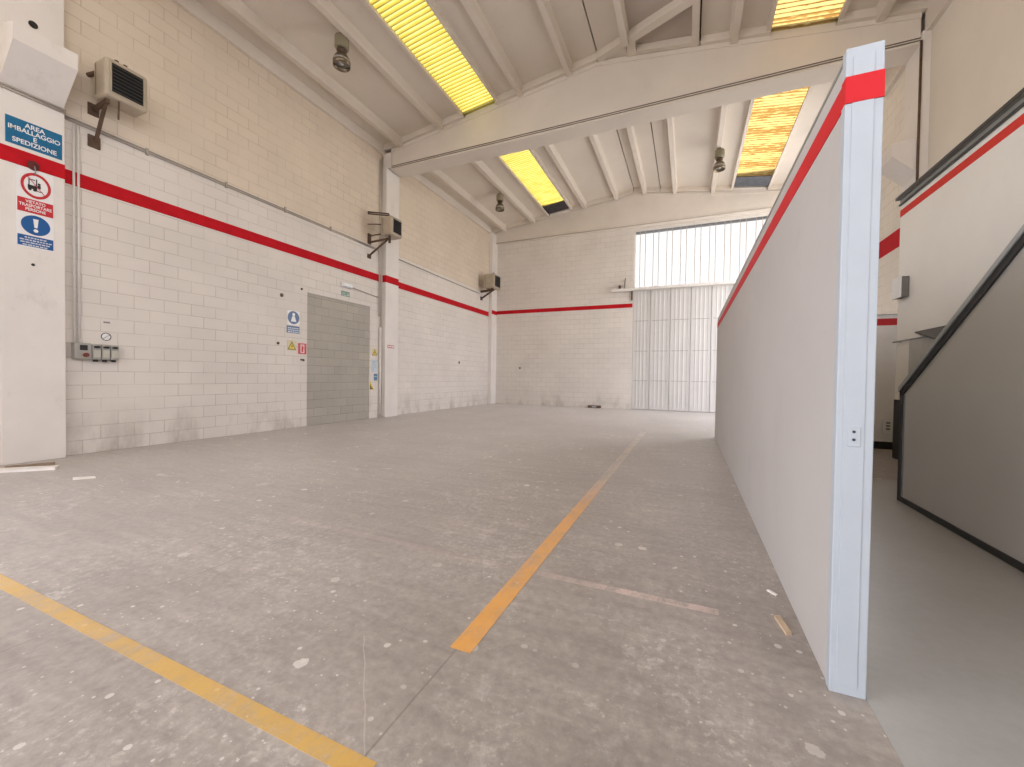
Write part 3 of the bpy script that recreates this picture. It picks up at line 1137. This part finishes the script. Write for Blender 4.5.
heater(2.43, 2.835, -6.47, -6.19, 4.185, 4.625, 'beige unit heater with black louvres, nearest the corbelled pillar with the signs', 'close')
heater(7.08, 7.46, -6.30, -6.00, 4.08, 4.49, 'beige unit heater with protruding pipes, beside the pillar right of the blocked doorway', 'far')
heater(12.22, 12.74, -6.42, -6.02, 3.99, 4.46, 'beige unit heater near the far left corner of the hall', 'corner')


# ------------------------------------------------------------------ hanging lamps
def lamp(x, y, ztop, zceil, label):
    r = thing('pendant_lamp', (x, y, zceil), label, 'lamp', 'bell lamps under the roof')
    m_ = MB()
    m_.lathe([(0.012, zceil - ztop), (0.012, -0.02)], (x, y, ztop), 10)
    part(m_, 'rod', M_STEEL, r)
    m_ = MB()
    m_.lathe([(0.10, 0), (0.108, -0.012), (0.108, -0.17), (0.098, -0.185), (0.06, -0.19)], (x, y, ztop), 24)
    part(m_, 'gear_housing', plain('olive_housing', (0.30, 0.27, 0.19), 0.5, 0.2), r)
    m_ = MB()
    m_.lathe([(0.05, -0.185), (0.075, -0.20), (0.075, -0.235), (0.045, -0.25), (0.05, -0.27)], (x, y, ztop), 24)
    part(m_, 'neck', M_RUST, r)
    m_ = MB()
    m_.lathe([(0.05, -0.262), (0.085, -0.285), (0.115, -0.33), (0.13, -0.385), (0.132, -0.46), (0.124, -0.46), (0.12, -0.385), (0.105, -0.335), (0.075, -0.295), (0.03, -0.275)], (x, y, ztop), 28)
    sh = part(m_, 'shade', plain('smoked_aluminium', (0.20, 0.16, 0.11), 0.3, 0.8), r)
    m_ = MB()
    m_.lathe([(0.1335, -0.372), (0.1355, -0.38), (0.1355, -0.395), (0.1335, -0.40)], (x, y, ztop), 28)
    part(m_, 'rim_band', M_STEEL, sh)
    m_ = MB()
    m_.lathe([(0.01, -0.275), (0.028, -0.30), (0.045, -0.36), (0.045, -0.40), (0.025, -0.43), (0.004, -0.437)], (x, y, ztop), 16)
    part(m_, 'bulb', plain('milky_glass', (0.62, 0.6, 0.56), 0.2), r)
    return r


lamp(-5.20, 4.92, 6.40, zd(-5.2) + 0.15, 'bell-shaped pendant lamp hanging in the nearer roof bay, above the blank left wall')
lamp(-5.21, 10.90, 6.38, zd(-5.21) + 0.15, 'bell-shaped pendant lamp in the far roof bay above the far left corner')
lamp(0.58, 10.85, 6.45, zd(0.58) - 0.05, 'bell-shaped pendant lamp in the far roof bay beside the amber skylight')

# ------------------------------------------------------------------ conduits
def conduit(lines, r, label, mat, name='conduit', clips=()):
    root = thing(name, lines[0][0], label, 'conduit')
    for ln in lines:
        m_ = MB()
        m_.tube(ln, r, 8)
        part(m_, 'tube', mat, root)
    if clips:
        for c in clips:
            part(MB().box(*c, 0.002), 'clip', M_PIPE, root)
    return root


cx = XL + 0.016
conduit([[(cx, 2.21, z), (cx, 7.37, z - 0.03)] for z in (3.925, 3.895)], 0.011, 'long twin cable conduit along left wall above red band, between the first two pillars', M_PIPE,
        clips=[(XL, XL + 0.03, y, y + 0.03, 3.86, 3.945) for y in (3.0, 4.0, 5.0, 6.0)])
conduit([[(cx, 7.955, 3.86), (cx, 12.30, 3.83)]], 0.014, 'single cable conduit along left wall beyond middle pillar, ending at the far corner heater', M_PIPE)
conduit([[(-6.505, 1.60, z + 0.005), (-6.505, 2.215, z)] for z in (3.90, 3.93)] + [[(cx, 1.0, 3.93), (cx, 1.66, 3.92), (-6.505, 1.72, 3.91)]], 0.011, 'cable conduits crossing the near pillar just below its corbel', M_PIPE)
conduit([[(cx, y, 3.87), (cx, y, 1.325)] for y in (2.315, 2.355)], 0.012, 'twin upright conduit from the red band down to the grey socket panel', M_WPIPE)
conduit([[(XL + 0.03, 7.40, 5.95), (XL + 0.03, 7.40, 2.35)], [(XL + 0.03, 7.455, 6.05), (XL + 0.03, 7.455, 2.1)]], 0.015, 'pair of upright conduits in the corner beside the middle pillar', plain('pale_conduit', (0.56, 0.51, 0.45), 0.5))
conduit([[(XL + 0.032, 7.44, 2.1), (XL + 0.032, 7.44, 0.0)]], 0.030, 'thicker white pipe standing on the floor beside the middle pillar', M_WPIPE, 'pipe')
conduit([[(cx, 6.57, 2.85), (cx, 7.38, 2.79)]], 0.011, 'short conduit from the exit light to the upright pipes beside middle pillar', M_PIPE)
conduit([[(-6.40, 7.545, 5.835), (2.90, 7.545, 5.835)], [(-6.40, 7.545, 5.800), (2.90, 7.545, 5.800)]], 0.008, 'twin cable running along the lower edge of the roof beam', plain('brown_cable', (0.20, 0.16, 0.125), 0.6))
conduit([[(-6.48, 13.318, 5.83), (2.9, 13.318, 5.83)]], 0.010, 'cable along the lower edge of the gable beam on the back wall', M_PIPE)
conduit([[(2.885, 7.49, 5.76), (2.885, 7.49, 3.42)]], 0.016, 'dark upright pipe on the right pillar from roof beam down to office wall', M_RUST)

# ------------------------------------------------------------------ socket panel on the left wall
sp = thing('socket_cluster', (XL, 2.49, 1.22), 'grey industrial socket panel with four modules at the foot of the twin conduit', 'socket panel')
m_ = MB()
m_.box(XL, XL + 0.09, 2.29, 2.44, 1.135, 1.325, 0.01)
part(m_, 'breaker_box', M_GREYBOX, sp)
m_ = MB()
m_.box(XL + 0.088, XL + 0.10, 2.335, 2.40, 1.24, 1.30, 0.003)
part(m_, 'breaker_window', M_BLACK, sp)
m_ = MB()
disc(m_, 'x', (XL + 0.088, 2.385, 1.185), 0.034, 0.006, 20)
part(m_, 'button_plate', M_CASING, sp)
m_ = MB()
disc(m_, 'x', (XL + 0.092, 2.385, 1.185), 0.026, 0.02, 20)
part(m_, 'stop_button', plain('dull_red_button', (0.16, 0.035, 0.03), 0.4), sp)
for i in range(3):
    ya = 2.446 + 0.084 * i
    m_ = MB()
    m_.box(XL, XL + 0.085, ya, ya + 0.08, 1.135, 1.315, 0.008)
    so_ = part(m_, 'socket_module', M_GREYBOX, sp)
    m_ = MB()
    m_.box(XL + 0.083, XL + 0.094, ya + 0.008, ya + 0.072, 1.16, 1.25, 0.004)
    part(m_, 'flap', plain('pale_socket_flap', (0.5, 0.48, 0.42), 0.5), so_)
    m_ = MB()
    disc(m_, 'x', (XL + 0.084, ya + 0.04, 1.285), (0.028, 0.014), 0.02, 16)
    part(m_, 'rotary_handle', M_BLACK, so_)
    m_ = MB()
    m_.lathe([(0.018, 0), (0.026, -0.012), (0.022, -0.03)], (XL + 0.05, ya + 0.04, 1.138), 14)
    part(m_, 'outlet', M_BLACK, so_)

# ------------------------------------------------------------------ signs
def flat_sign(name, x, y0, y1, z0, z1, mat, label, cat='sign', t=0.004):
    r = thing(name, (x, (y0 + y1) / 2, (z0 + z1) / 2), label, cat)
    m_ = MB()
    m_.box(x, x + t, y0, y1, z0, z1, 0.0008, seg=1)
    part(m_, 'plate', mat, r)
    return r


PXF = -6.52
s = flat_sign('area_sign', PXF, 1.772, 2.187, 3.362, 3.642, M_TEAL, 'blue rectangular sign with AREA IMBALLAGGIO E SPEDIZIONE on the near pillar')
text_mesh(['AREA', 'IMBALLAGGIO', 'E', 'SPEDIZIONE'], 0.066, (PXF + 0.0055, 1.98, 3.503), 'x', M_WHITE, s, maxw=0.38, spacing=0.92)

s = flat_sign('safety_sign', PXF, 1.845, 2.118, 2.310, 3.155, M_WHITE, 'tall white safety sign with red forbidden ring above blue exclamation disc', t=0.006)
xs_ = PXF + 0.006
m_ = MB()
disc(m_, 'x', (xs_, 1.985, 2.985), (0.112, 0.135), 0.002, 36, 0.80)
m_.bar((xs_ + 0.001, 1.915, 3.075), (xs_ + 0.001, 2.055, 2.895), 0.020, 0.0018)
part(m_, 'forbidden_ring', M_SRED, s)
m_ = MB()   # forklift pictogram
for q in ((1.925, 1.985, 2.945, 2.985), (1.930, 1.938, 2.985, 3.045), (1.930, 1.978, 3.040, 3.048), (1.985, 1.993, 2.93, 3.06), (1.993, 2.035, 2.93, 2.938), (1.995, 2.02, 2.965, 3.0)):
    m_.box(xs_, xs_ + 0.0012, *q)
for y in (1.94, 1.975):
    disc(m_, 'x', (xs_, y, 2.938), 0.013, 0.0014, 12)
disc(m_, 'x', (xs_, 2.008, 3.013), 0.012, 0.0014, 12)
part(m_, 'pictogram', M_BLACK, s)
m_ = MB()
m_.box(xs_, xs_ + 0.0015, 1.850, 2.113, 2.685, 2.832)
part(m_, 'red_field', M_SRED, s)
text_mesh(['VIETATO', 'TRASPORTARE', 'PERSONE'], 0.043, (xs_ + 0.002, 1.981, 2.760), 'x', M_WHITE, s, maxw=0.24, spacing=0.95, depth=0.001)
m_ = MB()
disc(m_, 'x', (xs_, 1.982, 2.560), (0.108, 0.105), 0.0015, 36)
part(m_, 'blue_disc', M_BLUE, s)
m_ = MB()
m_.prism([(1.962, 2.628), (2.002, 2.628), (1.993, 2.535), (1.971, 2.535)], 'x', xs_ + 0.001, xs_ + 0.003)
disc(m_, 'x', (xs_ + 0.001, 1.982, 2.503), 0.018, 0.002, 16)
part(m_, 'exclamation_mark', M_WHITE, s)
m_ = MB()
m_.box(xs_, xs_ + 0.0015, 1.850, 2.113, 2.325, 2.440)
bf = part(m_, 'blue_field', M_BLUE, s)
m_ = MB()
for i, (a, b) in enumerate(((1.90, 2.06), (1.865, 2.10), (1.87, 2.095), (1.885, 2.08))):
    z = 2.423 - i * 0.026
    y = a
    while y < b - 0.01:
        w = 0.012 + 0.022 * random.random()
        m_.box(xs_ + 0.001, xs_ + 0.0025, y, min(b, y + w), z - 0.013, z)
        y += w + 0.006
part(m_, 'small_print', plain('small_print_white', (0.62, 0.66, 0.72), 0.4), s, 'rows of tiny illegible white print')

s = thing('sign_hook', (PXF, 1.972, 3.2), 'dark red round hook plate on red band over the safety sign', 'hook')
m_ = MB()
disc(m_, 'x', (PXF + 0.003, 1.965, 3.195), (0.044, 0.05), 0.018, 20)
part(m_, 'plate', plain('dark_red_plate', (0.10, 0.012, 0.012), 0.5), s)
m_ = MB()
m_.tube([(PXF + 0.02, 1.972, 3.19), (PXF + 0.03, 1.974, 3.16), (PXF + 0.02, 1.976, 3.12), (PXF + 0.008, 1.978, 3.105)], 0.006, 8)
part(m_, 'hook', M_STEEL, s)

xw = XL
s = flat_sign('mandatory_sign', xw, 5.075, 5.325, 1.885, 2.145, M_WHITE, 'white sign with blue disc and white figure, left of the blocked doorway')
m_ = MB()
disc(m_, 'x', (xw + 0.004, 5.20, 2.018), (0.118, 0.118), 0.0015, 32)
part(m_, 'blue_disc', plain('grey_blue', (0.10, 0.17, 0.30), 0.4), s)
m_ = MB()
disc(m_, 'x', (xw + 0.005, 5.20, 2.075), 0.028, 0.002, 16)
m_.prism([(5.145, 1.945), (5.255, 1.945), (5.225, 2.045), (5.175, 2.045)], 'x', xw + 0.005, xw + 0.007)
part(m_, 'pictogram', M_WHITE, s)
s = flat_sign('notice_plate', xw, 5.065, 5.325, 1.735, 1.865, plain('grey_blue', (0, 0, 0)), 'slate blue text plate below the blue disc sign, left of the blocked doorway')
m_ = MB()
for i in range(3):
    y = 5.085
    while y < 5.29:
        w = 0.02 + 0.03 * random.random()
        m_.box(xw + 0.003, xw + 0.0055, y, min(5.305, y + w), 1.835 - i * 0.035 - 0.018, 1.835 - i * 0.035)
        y += w + 0.01
part(m_, 'small_print', plain('small_print_white', (0, 0, 0)), s)


def warning(y0, y1, z0, z1, label):
    s_ = flat_sign('warning_sign', xw, y0, y1, z0, z1, plain('yellowed_card', (0.66, 0.60, 0.40), 0.5), label)
    yc, zc, h, w = (y0 + y1) / 2, (z0 + z1) / 2, (z1 - z0) * 0.42, (y1 - y0) * 0.46
    a = MB()
    a.prism([(yc - w, zc - h), (yc + w, zc - h), (yc, zc + h)], 'x', xw + 0.003, xw + 0.0048)
    part(a, 'black_triangle', plain('olive_black', (0.14, 0.12, 0.04), 0.5), s_)
    a = MB()
    a.prism([(yc - w * 0.74, zc - h * 0.82), (yc + w * 0.74, zc - h * 0.82), (yc, zc + h * 0.62)], 'x', xw + 0.004, xw + 0.0056)
    part(a, 'yellow_triangle', M_YELLOW, s_)
    a = MB()
    a.prism([(yc + w * 0.10, zc + h * 0.30), (yc - w * 0.16, zc - h * 0.24), (yc + w * 0.03, zc - h * 0.20), (yc - w * 0.05, zc - h * 0.68), (yc + w * 0.22, zc - h * 0.06), (yc + w * 0.03, zc - h * 0.10)], 'x', xw + 0.005, xw + 0.0064)
    part(a, 'lightning_bolt', M_BLACK, s_)
    return s_


warning(5.075, 5.262, 1.418, 1.605, 'yellow triangle warning sign left of the blocked doorway, below the slate blue plate')
s = flat_sign('extinguisher_sign', xw, 5.30, 5.475, 1.365, 1.565, M_SRED, 'red and white fire extinguisher sign at the left edge of the blocked doorway')
m_ = MB()
m_.box(xw + 0.003, xw + 0.0055, 5.345, 5.430, 1.385, 1.545)
part(m_, 'white_field', plain('pinkish_white', (0.72, 0.55, 0.52), 0.5), s)
m_ = MB()
m_.box(xw + 0.005, xw + 0.0068, 5.370, 5.405, 1.40, 1.50)
m_.box(xw + 0.005, xw + 0.0068, 5.380, 5.395, 1.50, 1.525)
m_.bar((xw + 0.006, 5.395, 1.518), (xw + 0.006, 5.42, 1.46), 0.008, 0.0016)
part(m_, 'pictogram', M_SRED, s)
s = thing('wall_hook', (xw, 5.385, 1.25), 'small dark iron hook on wall under the red and white extinguisher sign', 'hook')
m_ = MB()
m_.box(xw, xw + 0.012, 5.345, 5.425, 1.245, 1.275, 0.003)
part(m_, 'plate', M_RUST, s)
m_ = MB()
m_.tube([(xw + 0.008, 5.385, 1.255), (xw + 0.05, 5.385, 1.235), (xw + 0.06, 5.385, 1.26)], 0.008, 8)
part(m_, 'hook', M_RUST, s)

warning(7.205, 7.375, 1.43, 1.60, 'yellow triangle warning sign on wall between blocked doorway and upright white pipe')
s = flat_sign('notice_sheet', xw, 7.19, 7.385, 1.055, 1.345, M_PAPER, 'pale blue notice sheet between the blocked doorway and the upright white pipe')
m_ = MB()
for i in range(6):
    m_.box(xw + 0.003, xw + 0.0048, 7.21, 7.355 - 0.03 * (i % 3), 1.31 - i * 0.035 - 0.008, 1.31 - i * 0.035)
part(m_, 'small_print', plain('grey_print', (0.30, 0.36, 0.42), 0.5), s)
s = flat_sign('notice_plate', xw, 7.275, 7.385, 0.865, 1.02, plain('faded_blue', (0.10, 0.22, 0.36), 0.5), 'small faded blue plate below the pale notice sheet beside the white pipe')
m_ = MB()
m_.box(xw + 0.003, xw + 0.005, 7.29, 7.37, 0.95, 0.965)
part(m_, 'small_print', M_PAPER, s)
s = thing('warning_sign', (xw, 7.2, 0.74), 'torn yellow and black triangle remnant low at the right edge of the blocked doorway', 'sign')
m_ = MB()
m_.prism([(7.150, 0.66), (7.285, 0.66), (7.235, 0.72), (7.185, 0.80), (7.15, 0.86)], 'x', xw, xw + 0.004)
part(m_, 'plate', M_YELLOW, s)
m_ = MB()
m_.prism([(7.152, 0.665), (7.255, 0.665), (7.20, 0.71), (7.155, 0.79)], 'x', xw + 0.003, xw + 0.005)
part(m_, 'black_triangle', plain('olive_black', (0, 0, 0)), s)
s = flat_sign('label_plate', -6.50, 7.575, 7.80, 1.635, 1.705, plain('faded_red', (0.55, 0.16, 0.13), 0.5), 'small faded red label on the middle pillar')
m_ = MB()
for a, b in ((7.59, 7.63), (7.645, 7.70), (7.715, 7.785)):
    m_.box(-6.4975, -6.4955, a, b, 1.655, 1.685)
part(m_, 'small_print', M_WHITE, s)

s = thing('exit_light', (XL, 6.42, 2.86), 'white emergency light above the blocked doorway', 'lamp')
m_ = MB()
m_.box(XL, XL + 0.05, 6.275, 6.565, 2.815, 2.905, 0.012)
part(m_, 'housing', M_WHITE, s)
m_ = MB()
m_.box(XL + 0.045, XL + 0.075, 6.29, 6.55, 2.825, 2.895, 0.012)
part(m_, 'diffuser', plain('clear_diffuser', (0.86, 0.88, 0.9), 0.15), s)
s = flat_sign('exit_sign', XL, 6.305, 6.535, 2.635, 2.735, M_GREEN, 'small green and white EXIT sign under the emergency light, over the blocked doorway')
m_ = MB()
m_.box(XL + 0.003, XL + 0.0048, 6.315, 6.525, 2.645, 2.725)
part(m_, 'white_field', plain('greenish_white', (0.55, 0.62, 0.56), 0.5), s)
text_mesh(['EXIT'], 0.088, (XL + 0.006, 6.42, 2.686), 'x', M_GREEN, s, maxw=0.19, depth=0.001)

s = thing('round_sticker', (XL, 2.60, 1.42), 'small round sticker with a black ring just over the grey socket panel', 'sticker')
m_ = MB()
disc(m_, 'x', (XL, 2.603, 1.422), 0.052, 0.002, 24)
part(m_, 'backing', M_WHITE, s)
m_ = MB()
disc(m_, 'x', (XL + 0.001, 2.603, 1.422), 0.050, 0.003, 24, 0.82)
m_.bar((XL + 0.003, 2.57, 1.395), (XL + 0.003, 2.635, 1.447), 0.012, 0.002)
part(m_, 'ring', plain('brown_black', (0.09, 0.06, 0.05), 0.5), s)
s = tag(MB().box(XL, XL + 0.006, 2.578, 2.640, 1.59, 1.61, 0.002).build('label_strip', M_MIDGREY), 'tiny grey label strip on wall, higher than the round sticker', 'label')
s.name = 'label_strip'


def plug(axis, c, r, label, mat=None):
    m_ = MB()
    disc(m_, axis, c, r, 0.006, 14)
    disc(m_, axis, (c[0] + (0.006 if axis == 'x' else 0), c[1] - (0.006 if axis == 'y' else 0), c[2]), r * 0.5, 0.006, 8)
    tag(m_.build('wall_plug', mat or M_RUST), label, 'plug', 'old fixing plugs in the walls')


plug('x', (XL, 4.965, 2.385), 0.034, 'dark fixing plug on left wall, up and left of the blue disc sign')
plug('x', (XL, 5.37, 2.575), 0.022, 'dark fixing plug just above left top corner of the blocked doorway')
plug('x', (XL, 4.90, 1.53), 0.026, 'dark fixing plug left of the yellow triangle sign')
plug('x', (PXF, 1.972, 4.70), 0.036, 'black plug in the near pillar over its corbel', M_BLACK)
plug('x', (PXF, 1.961, 2.135), 0.014, 'tiny dark plug in the near pillar below the safety sign', M_BLACK)
plug('y', (-5.55, YB, 1.31), 0.035, 'dark fixing plug low on the back wall near its left corner')
plug('x', (XL, 11.05, 1.42), 0.04, 'dark fixing plug on left wall close to the far corner')

# ------------------------------------------------------------------ floor markings
tag(MB().box(-0.785, -0.700, 1.268, 7.9, 0.0, 0.0012).build('floor_line', line_mat('orange_floor_paint', (0.74, 0.36, 0.07), (0.66, 0.54, 0.42), (3.2, 4.2), (0.47, 0.63), 1.0, 0.5)), 'long worn orange line painted on the floor, running away from viewer', 'floor marking')
tag(MB().box(-4.6, -0.715, 0.752, 0.808, 0.0, 0.0012).build('floor_line', line_mat('yellow_floor_paint', (0.66, 0.40, 0.075), wear=(0.46, 0.66), cover=0.9)), 'yellow line painted crosswise on the floor nearest the viewer', 'floor marking')
tag(MB().box(-2.6, 0.140, 1.915, 1.962, 0.0, 0.0010).build('floor_line', line_mat('pink_floor_paint', (0.66, 0.51, 0.47), (0.56, 0.42, 0.385), (-0.30, -0.75), (0.44, 0.58), 0.9, 0.2, 0, 0.28)), 'faint pinkish line crossing the orange line at right angles', 'floor marking')

# ------------------------------------------------------------------ bits lying on the floor
def slab(name, pts, z0, z1, mat, label, cat):
    m_ = MB()
    m_.prism(pts, 'z', z0, z1)
    return tag(m_.build(name, mat), label, cat)


slab('plastic_strip', [(-6.42, 1.45), (-6.30, 1.36), (-5.80, 1.885), (-5.90, 1.95)], 0.0, 0.025, M_WSTRIP, 'long white strip lying on the floor before the near pillar', 'strip')
slab('wooden_stick', [(-6.26, 1.70), (-6.22, 1.67), (-6.08, 1.97), (-6.12, 1.99)], 0.0, 0.03, M_BWOOD, 'short brown stick on floor between the white strip and the near pillar', 'stick')
slab('paper_scrap', [(-5.24, 1.82), (-5.12, 1.775), (-5.03, 1.90), (-5.13, 1.93)], 0.0, 0.004, M_WSTRIP, 'pale flat scrap on the floor right of the white strip', 'scrap')
slab('wood_chip', [(0.352, 1.995), (0.374, 2.005), (0.393, 1.885), (0.372, 1.872)], 0.0, 0.012, M_WOOD, 'small wood offcut on the floor beside the long partition', 'offcut')
slab('wood_chip', [(0.362, 2.235), (0.372, 2.245), (0.403, 2.212), (0.395, 2.200)], 0.0, 0.006, M_WSTRIP, 'pale splinter on floor by the partition, farther away than the wood offcut', 'splinter')
m_ = MB()
m_.box(-3.04, -2.62, 13.33, 13.45, 0.0, 0.085, 0.012)
o = tag(m_.build('floor_box', M_RUST), 'small dark brown block on the floor against the back wall', 'block')
m_ = MB()
m_.box(-2.9, -2.76, 13.318, 13.334, 0.02, 0.065, 0.003)
m_.build('plate', M_STEEL, o)
